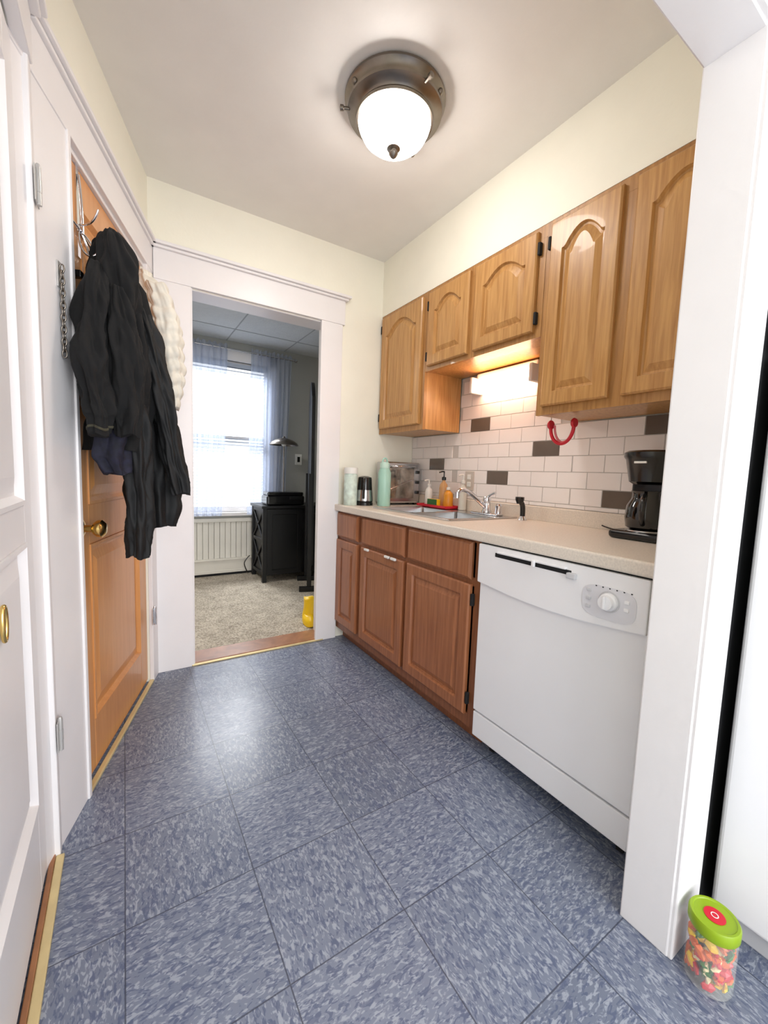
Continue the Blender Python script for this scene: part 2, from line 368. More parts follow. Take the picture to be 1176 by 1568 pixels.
loft('body',[(.0,1.81,1.82,.02,.03),(.02,1.81,1.76,.045,.05),(.045,1.81,1.64,.06,.07),(.07,1.81,1.48,.075,.08),(.085,1.81,1.28,.086,.08),(.092,1.81,1.08,.088,.09),(.095,1.80,.95,.078,.09),(.098,1.80,.89,.070,.08)],M_jblack2,g,k=8,amp=.010,seed=11,namp=.02)
loft('sleeve_1',[(.06,1.71,1.66,.02,.03),(.076,1.70,1.58,.034,.05),(.102,1.69,1.44,.040,.055),(.128,1.69,1.28,.038,.05),(.152,1.69,1.14,.037,.045),(.168,1.69,1.07,.036,.04),(.175,1.69,1.02,.034,.04)],M_jblack2,g,k=5,amp=.005,seed=12,namp=.02)
loft('sleeve_2',[(.01,1.67,1.5,.02,.03),(.028,1.66,1.40,.045,.05),(.038,1.66,1.20,.046,.05),(.042,1.66,1.0,.042,.045),(.040,1.66,.86,.038,.04),(.037,1.66,.80,.036,.04)],M_jblack2,g,k=5,amp=.005,seed=15,namp=.02)
loft('collar',[(.0,1.74,1.80,.012,.02),(.01,1.73,1.76,.035,.04),(.025,1.73,1.66,.045,.04),(.03,1.73,1.6,.02,.02)],M_jblack2,g,k=3,amp=.004,seed=17)
g=empty('cream_puffer_jacket')
loft('body',[(.09,2.14,1.95,.02,.03),(.105,2.13,1.88,.05,.05),(.125,2.12,1.76,.065,.07),(.14,2.12,1.62,.068,.08),(.145,2.12,1.50,.062,.08),(.14,2.12,1.39,.055,.07)],M_puff,g,k=4,amp=.004,seed=21,quilt=.014,qfreq=52,steps=16)
loft('sleeve_1',[(.13,2.05,1.88,.03,.03),(.160,2.05,1.76,.047,.05),(.176,2.04,1.60,.048,.05),(.180,2.04,1.46,.040,.045),(.174,2.04,1.37,.03,.04)],M_puff,g,k=4,amp=.003,seed=23,quilt=.010,qfreq=58,steps=16)

# ---------------------------------------------------------------- upper cabinets
XF=1.513
g=empty('upper_kitchen_cabinets')
bodies=[(1.955,2.448,1.395),(1.165,1.955,1.725),(.465,1.165,1.395)]
for i,(a,b,z) in enumerate(bodies):
    boxes('carcass_%d'%i,[(XF,1.783,a+.0005,b-.0005,z,2.17)],M_oak,g)
fr=[(1.495,XF,.465,2.448,2.12,2.1715)]
for a,b,z in bodies:
    fr+= [(1.4955,XF,a+.001,a+.035,z-.003,2.13),(1.4955,XF,b-.035,b-.001,z-.003,2.13),(1.4953,XF,a+.002,b-.002,z-.004,z+.045)]
fr+=[(1.4957,XF,.80,.87,1.4,2.13),(1.4957,XF,1.55,1.60,1.73,2.13)]
boxes('face_frame',fr,M_oakf,g)
ud=[(1.985,2.425,1.425,2.15,.07),(1.60,1.925,1.745,2.15,.055),(1.20,1.558,1.745,2.15,.055),(.852,1.135,1.425,2.15,.06),(.50,.805,1.425,2.15,.06)]
for i,(a,b,c,d,A) in enumerate(ud): cabdoor('door_%d'%(i+1),a,b,c,d,1.495,A,M_oak,g)
for i,(y,z) in enumerate([(1.192,1.80),(1.192,2.08),(1.142,2.08),(1.932,1.80),(1.932,2.08),(2.432,1.5),(2.432,2.08)]):
    boxes('hinge_%d'%i,[(1.478,1.496,y-.006,y+.006,z-.025,z+.025)],M_dark,g,bevel=.002)
# ---------------------------------------------------------------- base cabinets
g=empty('base_kitchen_cabinets')
boxes('carcass',[(1.21,1.79,1.14,1.155,.09,.868),(1.21,1.79,2.43,2.445,.09,.868),(1.21,1.79,1.14,2.445,.09,.105),(1.78,1.79,1.14,2.445,.1,.868)],M_oak2,g)
boxes('toe_kick',[(1.255,1.27,1.14,2.445,.0,.092)],M_oakd,g)
boxes('face_frame',[(1.20,1.212,1.14,2.447,.075,.13),(1.20,1.212,1.14,2.447,.855,.869),(1.2002,1.212,1.14,2.447,.675,.71),(1.2001,1.212,1.14,1.175,.08,.86),(1.2001,1.212,1.61,1.67,.08,.86),(1.2001,1.212,2.095,2.155,.08,.86),(1.2001,1.212,2.425,2.447,.08,.86)],M_oakd,g)
for i,(a,b) in enumerate([(2.15,2.432),(1.66,2.10),(1.185,1.63)]):
    cabdoor('door_%d'%(i+1),a,b,.125,.683,1.20,0,M_oak2,g,mg=.05)
    slabdoor('drawer_%d'%(i+1),a,b,.702,.858,1.20,M_oak2,g)
for i,z in enumerate((.20,.62)):
    boxes('hinge_%d'%i,[(1.184,1.199,1.168,1.18,z-.025,z+.025)],M_dark,g,bevel=.002)
for i,y in enumerate((2.02,1.80,1.74)):
    boxes('child_lock_%d'%i,[(1.168,1.182,y-.022,y+.022,.672,.686)],M_outl,g,bevel=.004)

# ---------------------------------------------------------------- countertop
g=empty('countertop')
X0,X1,Y0,Y1=1.178,1.79,.463,2.449; a0,a1,b0,b1=1.285,1.63,1.45,2.09
boxes('slab',[(X0,a0,Y0,Y1,.872,.912),(a1,X1,Y0,Y1,.872,.912),(a0,a1,Y0,b0,.872,.912),(a0,a1,b1,Y1,.872,.912)],M_counter,g)
boxes('nosing',[(1.162,1.182,Y0,Y1,.870,.9122)],M_counter,g,bevel=.008,seg=4)
boxes('backsplash_lip',[(1.768,1.7845,Y0,Y1,.91,.985)],M_counter,g,bevel=.005)
# ---------------------------------------------------------------- tiles
bm=bmesh.new()
P=.1535; RH=.0772
acc={0:1.01,1:1.70,2:2.23,3:1.39,4:.853,5:1.854}
for r in range(-1,9):
    zc=1.044+RH*r; z0=max(zc-RH/2+.0015,.987); z1=min(zc+RH/2-.0015,1.722)
    if z1-z0<.005: continue
    ph=acc[0] if r%2==0 else acc[1]
    for k in range(-16,18):
        y1=ph+k*P-.0015; y0=y1-P+.003
        isacc = r in acc and abs((y1+.0015)-acc[r])<.04
        y0=max(y0,.465); y1=min(y1,2.446)
        if y1-y0<.006: continue
        mid=(y0+y1)/2
        lim=1.722 if 1.17<mid<1.95 else 1.392
        if lim>1.5: y0=max(y0,1.168); y1=min(y1,1.952)
        zz=min(z1,lim)
        if zz-z0<.005: continue
        addbox(bm,(1.785,1.7975,y0,y1,z0,zz),1 if isacc else 0)
addbox(bm,(1.789,1.7985,.464,2.447,.98,1.392),2)
addbox(bm,(1.789,1.7985,1.167,1.953,1.392,1.724),2)
finish('backsplash_tiles',bm,[M_tile,M_tileb,M_grout],bevel=.0012)

g=empty('under_cabinet_light')
M_bulb=mat('warm_tube_glow',(255,203,168),.4,emit=8,var=0)
boxes('housing',[(1.74,1.784,1.36,1.78,1.655,1.715)],M_outl,g,bevel=.006)
lathe('tube',[(0,-.19),(.028,-.19),(.034,-.18),(.034,.18),(.028,.19),(0,.19)],(1.725,1.57,1.64),M_bulb,g,axis='Y')
boxes('end_caps',[(1.69,1.784,1.765,1.785,1.60,1.69),(1.69,1.784,1.355,1.375,1.60,1.69)],M_outl,g,bevel=.006)

# ---------------------------------------------------------------- sink + faucet
g=empty('kitchen_sink')
sx0,sx1,sy0,sy1=1.27,1.745,1.43,2.11
bw=[(1.30,1.61,1.47,1.755),(1.30,1.61,1.785,2.07)]
z0,z1=.9125,.9175
boxes('rim',[(sx0,1.30,sy0,sy1,z0,z1),(1.61,sx1,sy0,sy1,z0,z1),(1.30,1.61,sy0,1.47,z0,z1),(1.30,1.61,1.755,1.785,z0,z1),(1.30,1.61,2.07,sy1,z0,z1)],M_steel,g)
boxes('rim_lip',[(sx0-.004,sx0+.006,sy0-.004,sy1+.004,z0,z1+.003),(sx0,sx1,sy0-.004,sy0+.006,z0,z1+.003),(sx0,sx1,sy1-.006,sy1+.004,z0,z1+.003)],M_steel,g,bevel=.002)
for i,(xa,xb,ya,yb) in enumerate(bw):
    bm=bmesh.new(); t=.02
    top=[bm.verts.new(p) for p in((xa,ya,z1),(xb,ya,z1),(xb,yb,z1),(xa,yb,z1))]
    bot=[bm.verts.new(p) for p in((xa+t,ya+t,.76),(xb-t,ya+t,.76),(xb-t,yb-t,.76),(xa+t,yb-t,.76))]
    for k in range(4): bm.faces.new((top[k],top[(k+1)%4],bot[(k+1)%4],bot[k]))
    bm.faces.new(bot)
    finish('bowl_%d'%i,bm,M_steel,g,bevel=.012,recalc=False)
    lathe('drain_%d'%i,[(0,.002),(.03,.002),(.04,.004),(.042,0)],((xa+xb)/2,(ya+yb)/2,.761),M_chrome,g)
g=empty('kitchen_faucet')
boxes('deck_plate',[(1.665,1.72,1.50,1.70,.918,.928)],M_chrome,g,bevel=.006,seg=3)
lathe('body',[(0,0),(.027,0),(.027,.012),(.021,.02),(.02,.06),(.023,.075),(.018,.088),(0,.09)],(1.693,1.60,.926),M_chrome,g)
tube('spout',[(1.693,1.60,.95),(1.64,1.60,.985),(1.58,1.605,1.03),(1.53,1.61,1.052),(1.495,1.612,1.05),(1.482,1.613,1.028)],.0115,M_chrome,g)
lathe('aerator',[(0,0),(.015,0),(.015,.03),(0,.03)],(1.482,1.613,1.008),M_chrome,g,n=20)
tube('lever',[(1.693,1.60,1.01),(1.69,1.57,1.03),(1.68,1.53,1.04)],.007,M_chrome,g)
lathe('side_handle',[(0,0),(.02,0),(.018,.03),(.02,.045),(.012,.055),(0,.056)],(1.70,1.52,.926),M_chrome,g,n=20)
g=empty('sink_sprayer')
lathe('base',[(0,0),(.022,0),(.018,.01),(.012,.02),(0,.02)],(1.705,1.365,.913),M_chrome,g,n=20)
tube('head',[(1.705,1.365,.93),(1.705,1.365,.965),(1.70,1.366,.995),(1.685,1.37,1.01)],.013,M_black,g)
lathe('nozzle',[(0,-.01),(.014,-.01),(.022,.01),(.022,.024),(0,.026)],(1.683,1.37,1.005),M_black,g,n=20)

# ---------------------------------------------------------------- dishwasher
g=empty('dishwasher')
Ya,Yb=.512,1.128
boxes('tub',[(1.215,1.77,Ya+.005,Yb-.005,.06,.862)],M_appl2,g)
boxes('door_panel',[(1.182,1.215,Ya,Yb,.18,.745)],M_appl,g,bevel=.004)
bm=bmesh.new(); n=24
pts=[(Ya-.002,.864),(Yb+.002,.864)]
for i in range(n+1):
    t=i/n; y=Yb+.002-(Yb-Ya+.004)*t
    pts.append((y,.712-.022*math.sin(math.pi*t)))
A=[bm.verts.new((1.166,y,z)) for y,z in pts]; B=[bm.verts.new((1.20,y,z)) for y,z in pts]
bm.faces.new(A); bm.faces.new(B)
for i in range(len(pts)):
    j=(i+1)%len(pts); bm.faces.new((A[i],A[j],B[j],B[i]))
finish('control_fascia',bm,M_appl,g,bevel=.004)
boxes('top_strip',[(1.18,1.215,Ya,Yb,.862,.869)],M_dark,g)
boxes('handle_slot',[(1.1645,1.17,.735,1.045,.826,.842)],M_dark,g,bevel=.002)
boxes('handle_lip',[(1.155,1.168,.75,1.03,.842,.850)],M_appl,g,bevel=.003)
boxes('latch',[(1.152,1.168,.715,.745,.818,.836)],M_appl2,g,bevel=.003)
boxes('latch_pin',[(1.15,1.16,.862,.874,.826,.85)],M_appl,g,bevel=.003)
bm=bmesh.new(); 
ov=[(.615+.078*math.copysign(abs(math.cos(a))**.55,math.cos(a)),.772+.048*math.copysign(abs(math.sin(a))**.6,math.sin(a))) for a in [k*2*math.pi/40 for k in range(40)]]
A=[bm.verts.new((1.1635,y,z)) for y,z in ov]; B=[bm.verts.new((1.167,y,z)) for y,z in ov]
bm.faces.new(A); bm.faces.new(B)
for i in range(40): bm.faces.new((A[i],A[(i+1)%40],B[(i+1)%40],B[i]))
finish('control_plate',bm,mat('control_plate_mat',(222,222,227),.3),g)
lathe('dial',[(0,0),(.027,0),(.025,.010),(.021,.013),(.020,.024),(0,.025)],(1.164,.612,.778),M_appl,g,axis='-X')
boxes('dial_grip',[(1.132,1.142,.608,.616,.76,.797)],M_appl,g,bevel=.003)
lathe('dial_ring',[(.027,0),(.031,0),(.031,.001),(.027,.001)],(1.1632,.612,.778),M_appl2,g,axis='-X')
for i,(y,z) in enumerate([(.672,.80),(.672,.775),(.672,.75),(.562,.79),(.562,.768)]):
    boxes('button_%d'%i,[(1.159,1.165,y-.007,y+.007,z-.005,z+.005)],M_appl2 if i<3 else M_appl,g,bevel=.002)
boxes('indicator_marks',[(1.1625,1.164,y,y+.004,.815,.818) for y in(.55,.57,.59,.61,.63,.65)],M_dark,g)
boxes('kick_panel',[(1.184,1.21,Ya,Yb,.07,.172)],M_appl,g,bevel=.004)
boxes('legs',[(1.25,1.27,Ya+.04,Ya+.06,0,.07),(1.25,1.27,Yb-.06,Yb-.04,0,.07),(1.70,1.72,Ya+.04,Ya+.06,0,.07),(1.70,1.72,Yb-.06,Yb-.04,0,.07)],M_dark,g)
# ---------------------------------------------------------------- refrigerator
g=empty('refrigerator')
boxes('cabinet',[(1.305,2.05,-.42,.335,.03,1.70)],M_appl,g,bevel=.008,seg=3)
boxes('fridge_door',[(1.243,1.30,-.42,.335,.06,1.42)],M_appl,g,bevel=.012,seg=4)
boxes('freezer_door',[(1.243,1.30,-.42,.335,1.43,1.70)],M_appl,g,bevel=.012,seg=4)
boxes('base_grille',[(1.27,1.31,-.41,.325,.0,.058)],M_appl2,g,bevel=.003)
tube('door_handle',[(1.24,-.36,.75),(1.20,-.36,.78),(1.20,-.36,1.30),(1.24,-.36,1.33)],.011,M_appl,g)

# ---------------------------------------------------------------- ceiling light
g=empty('flush_mount_ceiling_light')
C=(.893,1.425)
lathe('canopy',[(0,0),(.180,0),(.190,-.006),(.190,-.014),(.176,-.026),(.172,-.036),(.180,-.043),(.178,-.05),(.152,-.060),(.146,-.068),(.15,-.075),(.146,-.082),(.13,-.082)],(C[0],C[1],H),M_nickel,g,n=64)
M_glass=mat('frosted_glass_glow',(255,247,240),.3,emit=21,var=0)
lathe('glass_bowl',[(.138,-.072),(.138,-.080),(.133,-.098),(.119,-.124),(.095,-.145),(.06,-.160),(.025,-.167),(0,-.168)],(C[0],C[1],H),M_glass,g,n=64)
lathe('finial',[(0,-.162),(.024,-.164),(.026,-.170),(.013,-.175),(.013,-.180),(.018,-.187),(.012,-.197),(.004,-.203),(0,-.206)],(C[0],C[1],H),M_nickel,g,n=28)
for i in range(3):
    a=i*2*math.pi/3+.6
    lathe('thumb_screw_%d'%i,[(0,0),(.006,0),(.006,.02),(.01,.022),(.01,.034),(0,.036)],(0,0,0),M_nickel,g,n=14,M=Matrix.Translation((C[0],C[1],H-.05))@Matrix.Rotation(a,4,'Z')@Matrix.Translation((.172,0,0)),axis='X')
    lathe('ball_%d'%i,[(0,-.012)]+[(.012*math.cos(t),.012*math.sin(t)) for t in [(-1+k/4)*math.pi/2+.001 for k in range(1,8)]]+[(0,.012)],(C[0]+.176*math.cos(a+.5),C[1]+.176*math.sin(a+.5),H-.025),M_nickel,g,n=14)

# ---------------------------------------------------------------- counter items
g=empty('coffee_maker')
cx,cy=1.655,.745
boxes('base',[(cx-.115,cx+.085,cy-.095,cy+.095,.913,.945)],M_black,g,bevel=.014,seg=4)
boxes('column',[(cx+.01,cx+.085,cy-.085,cy+.085,.94,1.15)],M_black,g,bevel=.012,seg=3)
lathe('hot_plate',[(0,0),(.062,0),(.062,.004),(.0,.005)],(cx-.045,cy,.945),M_steel,g)
lathe('filter_head',[(0,0),(.055,0),(.070,.01),(.085,.09),(.092,.10),(.092,.115),(.080,.122),(0,.124)],(cx-.025,cy,1.115),M_black,g)
boxes('head_block',[(cx-.02,cx+.085,cy-.09,cy+.09,1.14,1.232)],M_black,g,bevel=.012,seg=3)
lathe('carafe',[(.045,.0),(.060,.008),(.066,.045),(.062,.085),(.048,.112),(.046,.13),(.05,.14),(0,.142)],(cx-.045,cy,.951),mat('smoked_glass',(18,16,15),.06,coat=.6),g)
tube('carafe_handle',[(cx-.10,cy-.02,1.075),(cx-.145,cy-.035,1.07),(cx-.15,cy-.037,1.0),(cx-.112,cy-.025,.975)],.009,M_black,g)
boxes('logo_label',[(cx-.1155,cx-.108,cy-.02,cy+.02,1.19,1.197)],M_outl,g)
tube('power_cord',[(cx+.09,cy+.05,.95),(cx+.10,cy+.1,.92),(cx+.10,cy+.2,.918),(cx+.105,cy+.24,.93)],.003,M_black,g)

g=empty('tall_canister')
lathe('body',[(0,0),(.041,0),(.043,.004),(.043,.195),(.039,.20),(.039,.205)],(1.232,2.345,.9125),mat('canister_label',(205,222,212),.4,var=.25,vscale=25),g)
lathe('lid',[(.0,.202),(.044,.202),(.044,.235),(.041,.242),(0,.242)],(1.232,2.345,.9125),M_outl,g)
g=empty('electric_kettle')
lathe('base',[(0,0),(.056,0),(.056,.018),(0,.02)],(1.328,2.33,.9125),M_black,g)
lathe('body',[(0,.02),(.054,.02),(.055,.03),(.048,.12),(.045,.172),(.042,.182),(.02,.19),(0,.191)],(1.328,2.33,.9125),M_black,g)
lathe('band',[(.0555,.03),(.0565,.03),(.0505,.10),(.0495,.10)],(1.328,2.33,.9125),M_steel,g)
tube('handle',[(1.30,2.29,1.085),(1.285,2.262,1.09),(1.28,2.255,1.03),(1.29,2.275,.96)],.008,M_black,g)
g=empty('insulated_bottle')
lathe('body',[(0,0),(.040,0),(.042,.005),(.042,.215),(.032,.24),(.028,.25)],(1.425,2.245,.9125),M_teal,g)
lathe('lid',[(.03,.245),(.032,.245),(.032,.272),(.025,.284),(0,.286)],(1.425,2.245,.9125),mat('lid_mint',(195,228,215),.4),g)
tube('carry_loop',[(1.405,2.245,1.185),(1.408,2.245,1.222),(1.442,2.245,1.222),(1.445,2.245,1.185)],.005,M_teal,g)
g=empty('toaster_oven')
boxes('body',[(1.475,1.755,2.30,2.435,.925,1.205)],M_steel,g,bevel=.012,seg=3)
boxes('glass_front',[(1.49,1.70,2.294,2.302,.96,1.165)],mat('oven_glass',(165,157,148),.08,metal=.7,var=.5,vscale=14),g,bevel=.003)
tube('handle',[(1.50,2.296,1.17),(1.50,2.275,1.175),(1.69,2.275,1.175),(1.69,2.296,1.17)],.006,M_chrome,g,smoothp=False)
for i,z in enumerate((1.14,1.07,1.0)): boxes('knob_%d'%i,[(1.72,1.742,2.284,2.302,z-.011,z+.011)],M_black,g,bevel=.005)
boxes('feet',[(x,x+.02,y,y+.02,.9125,.927) for x in(1.49,1.72) for y in(2.31,2.40)],M_black,g)
tube('rack_wires',[(1.50,2.29,1.02),(1.69,2.29,1.09)],.003,M_chrome,g,smoothp=False)
g=empty('sink_caddy_tray')
boxes('tray',[(1.645,1.762,1.89,2.17,.921,.929)],M_red,g,bevel=.004)
boxes('tray_rim',[(1.640,1.647,1.885,2.175,.921,.937),(1.760,1.767,1.885,2.175,.921,.937),(1.64,1.767,1.883,1.89,.921,.937),(1.64,1.767,2.168,2.175,.921,.937)],M_red,g,bevel=.002)
def bottle(name,x,y,z,r,h,m,pump=None):
    g=empty(name)
    lathe('body',[(0,0),(r,0),(r*1.03,.006),(r,h*.65),(r*.85,h*.8),(r*.35,h*.92),(r*.35,h)],(x,y,z),m,g,n=28)
    if pump:
        lathe('pump_collar',[(r*.4,h*.97),(r*.5,h*.97),(r*.5,h*1.08),(.004,h*1.1),(.004,h*1.3),(0,h*1.3)],(x,y,z),pump,g,n=20)
        tube('pump_spout',[(x,y,z+h*1.28),(x-.012,y,z+h*1.31),(x-.035,y+.005,z+h*1.25)],.005,pump,g)
    else:
        lathe('cap',[(r*.4,h*.97),(r*.45,h*.97),(r*.4,h*1.12),(0,h*1.13)],(x,y,z),M_outl,g,n=20)
bottle('dish_soap_bottle',1.70,1.93,.9295,.030,.11,mat('soap_orange',(225,150,40),.2))
bottle('hand_soap_pump_bottle',1.727,2.01,.9295,.028,.17,mat('soap_amber',(205,160,110),.2),M_black)
bottle('small_soap_bottle',1.70,2.125,.9295,.025,.125,M_outl,M_outl)
bottle('spray_bottle',1.740,1.845,.919,.024,.165,mat('clear_bottle',(215,215,205),.15),M_outl)
g=empty('yellow_sponge'); boxes('foam',[(1.657,1.668,1.985,2.075,.9295,.972),(1.6685,1.685,1.985,2.075,.9295,.972)],M_yellow,g,bevel=.003); boxes('scrub_pad',[(1.6485,1.6565,1.986,2.074,.9295,.972)],mat('scrub_green',(60,110,60),.9),g,bevel=.002)
g=empty('wall_outlet')
boxes('plate',[(1.779,1.7845,1.80,1.875,1.04,1.155)],mat('outlet_plate',(205,196,186),.4),g,bevel=.002)
boxes('sockets',[(1.776,1.781,1.822,1.853,1.105,1.135),(1.776,1.781,1.822,1.853,1.06,1.09)],M_outl,g,bevel=.003)
g=empty('red_headphones')
pts=[(1.60,1.105+.056*math.cos(a),1.352+.075*math.sin(a)) for a in [math.pi+ k*math.pi/12 for k in range(13)]]
tube('band',pts,.0075,M_red,g)
tube('band_inner',[(p[0]+.012,1.105+(p[1]-1.105)*.8,p[2]+.008) for p in pts],.005,mat('pink_rubber',(235,130,140),.5),g)
for y in(1.049,1.161): lathe('cushion',[(0,-.006),(.018,-.006),(.021,0),(.018,.006),(0,.006)],(1.60,y,1.362),M_red,g,axis='Y',n=20)
tube('hook',[(1.60,1.161,1.37),(1.60,1.161,1.394)],.002,M_steel,g,smoothp=False)

# ---------------------------------------------------------------- snack jar
g=empty('snack_jar')
jx,jy=1.100,.285
MJ=Matrix.Translation((jx,jy,0))@Matrix.Diagonal((.91,.91,.96,1))
M_plast,nt,b=newmat('clear_plastic'); b.inputs['Base Color'].default_value=(.9,.92,.9,1); b.inputs['Roughness'].default_value=.08; b.inputs['Alpha'].default_value=.18; b.inputs['IOR'].default_value=1.3
lathe('jar_body',[(0,.001),(.046,.001),(.050,.008),(.050,.045),(.0475,.05),(.050,.055),(.050,.10),(.0475,.105),(.050,.11),(.050,.128),(.044,.140)],(0,0,0),M_plast,g,M=MJ)
M_lime=mat('lid_lime',(140,168,20),.35)
lathe('lid',[(.0,.140),(.050,.138),(.052,.142),(.052,.162),(.049,.167),(.044,.167),(.042,.165),(0,.165)],(0,0,0),M_lime,g,M=MJ)
lathe('lid_label',[(0,.1655),(.022,.1655),(.022,.1665),(0,.1667)],(0,0,0),M_red,g,M=MJ)
lathe('lid_text_ring',[(.006,.1668),(.008,.1668),(.008,.1672),(.006,.1672)],(0,0,0),M_outl,g,M=MJ)
cols=[M_red,M_yellow,mat('snack_orange',(225,100,25),.5),mat('snack_green',(60,120,50),.5),mat('snack_cream',(235,215,170),.5)]
bm=bmesh.new()
for i in range(170):
    r=.046*math.sqrt(random.random()); t=random.random()*6.28; z=.012+.104*random.random()
    mt=MJ@Matrix.Translation((r*math.cos(t),r*math.sin(t),z))@Matrix.Rotation(random.random()*6,4,Vector((random.random(),random.random(),random.random()+.1)).normalized())@Matrix.Diagonal((.017,.011,.006,1))
    res=bmesh.ops.create_icosphere(bm,subdivisions=1,radius=1,matrix=mt)
    mi=random.choice([0,0,1,2,2,3,4])
    for v in res['verts']:
        d=math.hypot(v.co.x-jx,v.co.y-jy)
        if d>.0435: v.co.x=jx+(v.co.x-jx)*.0435/d; v.co.y=jy+(v.co.y-jy)*.0435/d
        v.co.z=max(v.co.z,.003)
        for f in v.link_faces: f.material_index=mi
finish('wrapped_snacks',bm,cols,g,smooth=False)

# ---------------------------------------------------------------- far room
ZB=2.415
boxes('wall_far',[(-1.2,.50,4.5,4.64,0,ZB),(1.33,3.0,4.5,4.64,0,ZB),(.50,1.33,4.5,4.64,0,.66),(.50,1.33,4.5,4.64,2.22,ZB)],M_grey)
boxes('wall_far_left',[(-1.3,-1.2,2.57,4.64,0,ZB)],M_grey)
boxes('wall_far_right',[(2.9,3.0,2.57,4.64,0,ZB)],M_grey)
boxes('wall_far_front',[(-1.2,-.5,2.50,2.575,0,ZB),(2.0,3.0,2.50,2.575,0,ZB)],M_grey)
M_ct=mat('ceiling_tile_white',(212,214,213),.8,var=.03,vscale=25,bump=.3,bscale=60)
boxes('ceiling_far',[(-1.2,3.0,2.57,4.64,ZB,ZB+.08)],M_ct)
boxes('trim_14',[(-1.2,3.0,y-.005,y+.005,ZB-.003,ZB+.001) for y in(2.9,3.5,4.1)]+[(x-.005,x+.005,2.58,4.5,ZB-.003,ZB+.001) for x in(-.3,.3,.9,1.5,2.1)],mat('ceiling_seam',(170,172,172),.8))
g=empty('window_1')
wx0,wx1,wz0,wz1=.50,1.33,.66,2.22
boxes('casing',[(wx0-.09,wx0,4.475,4.50,wz0-.02,wz1+.1),(wx1,wx1+.09,4.475,4.50,wz0-.02,wz1+.1),(wx0-.09,wx1+.09,4.475,4.50,wz1,wz1+.1),(wx0-.11,wx1+.11,4.455,4.50,wz0-.035,wz0)],M_white,g,bevel=.003)
boxes('sash',[(wx0,wx0+.04,4.53,4.57,wz0,wz1),(wx1-.04,wx1,4.53,4.57,wz0,wz1),(wx0,wx1,4.53,4.57,wz0,wz0+.06),(wx0,wx1,4.53,4.57,wz1-.05,wz1),(wx0,wx1,4.52,4.575,1.43,1.475)],M_white,g,bevel=.003)
bm=bmesh.new()
for i in range(46):
    z=wz0+.07+.0315*i
    v=[bm.verts.new(p) for p in((wx0+.045,4.503,z),(wx1-.045,4.503,z),(wx1-.045,4.522,z+.013),(wx0+.045,4.522,z+.013))]
    v2=[bm.verts.new((q.co.x,q.co.y,q.co.z+.0015)) for q in v]
    bm.faces.new(v); bm.faces.new(v2)
    for k in range(4): bm.faces.new((v[k],v[(k+1)%4],v2[(k+1)%4],v2[k]))
addbox(bm,(wx0+.03,wx1-.03,4.50,4.53,wz1-.06,wz1-.02))
finish('blind_slats',bm,mat('blind_slat',(178,186,198),.5),g)
def curtain_mat():
    m=bpy.data.materials.new('sheer_curtain'); m.use_nodes=True; nt=m.node_tree; nt.nodes.clear()
    out=nt.nodes.new('ShaderNodeOutputMaterial'); tr=nt.nodes.new('ShaderNodeBsdfTransparent'); df=nt.nodes.new('ShaderNodeBsdfDiffuse'); tl=nt.nodes.new('ShaderNodeBsdfTranslucent')
    tc=nt.nodes.new('ShaderNodeTexCoord'); w=nt.nodes.new('ShaderNodeTexNoise'); w.inputs['Scale'].default_value=300
    nt.links.new(tc.outputs['Object'],w.inputs['Vector'])
    mr=nt.nodes.new('ShaderNodeMapRange'); mr.inputs['To Min'].default_value=.55; mr.inputs['To Max'].default_value=.8
    nt.links.new(w.outputs['Fac'],mr.inputs['Value'])
    df.inputs[0].default_value=lin((212,218,230)); tl.inputs[0].default_value=lin((196,207,230))
    a=nt.nodes.new('ShaderNodeMixShader'); a.inputs[0].default_value=.5; nt.links.new(df.outputs[0],a.inputs[1]); nt.links.new(tl.outputs[0],a.inputs[2])
    b=nt.nodes.new('ShaderNodeMixShader'); nt.links.new(mr.outputs[0],b.inputs[0]); nt.links.new(tr.outputs[0],b.inputs[1]); nt.links.new(a.outputs[0],b.inputs[2])
    nt.links.new(b.outputs[0],out.inputs[0]); return m
M_curt=curtain_mat()
def curtain(name,xt0,xt1,xb0,xb1,zt,zb,parent,seed):
    bm=bmesh.new(); nu,nv=140,30; G=[]
    for j in range(nv+1):
        v=j/nv; row=[]
        for i in range(nu+1):
            u=i/nu
            xa=xt0+(xb0-xt0)*v; xb=xt1+(xb1-xt1)*v
            x=xa+(xb-xa)*u+.006*math.sin(u*31+v*3+seed)
            y=4.430+.013*math.sin(u*58+seed+1.2*math.sin(v*3+u*4))+.006*math.sin(u*23+v*2)
            if v<.03: y=4.430+.016*math.sin(u*95+seed)
            row.append(bm.verts.new((x,y,zt+(zb-zt)*v+(.01*math.sin(u*60) if j==0 else 0))))
        G.append(row)
    for j in range(nv):
        for i in range(nu): bm.faces.new((G[j][i],G[j][i+1],G[j+1][i+1],G[j+1][i]))
    finish(name,bm,M_curt,parent,smooth=True,recalc=False)
g=empty('sheer_curtains')
curtain('panel_left',.40,.90,.42,.84,2.355,.63,g,.3)
curtain('panel_right',1.13,1.56,1.10,1.50,2.355,.64,g,2.1)
tube('rod',[(.34,4.43,2.315),(1.60,4.43,2.315)],.009,M_steel,g,smoothp=False)
for x in(.33,1.61): lathe('finial',[(0,-.02),(.016,-.01),(.018,0),(.016,.01),(0,.02)],(x,4.43,2.315),M_steel,g,axis='X',n=16)
boxes('rod_brackets',[(.37,.385,4.43,4.50,2.325,2.335),(1.57,1.585,4.43,4.50,2.325,2.335)],M_steel,g)
boxes('trim_15',[(x,x+.052,4.478,4.50,.16,.56) for x in [-.6+.055*i for i in range(36)]]+[(-.6,1.42,4.465,4.50,.56,.60)],mat('beadboard',(222,218,208),.5),bevel=.004)
g=empty('baseboard_heater')
M_heat=mat('heater_paint',(224,219,208),.4)
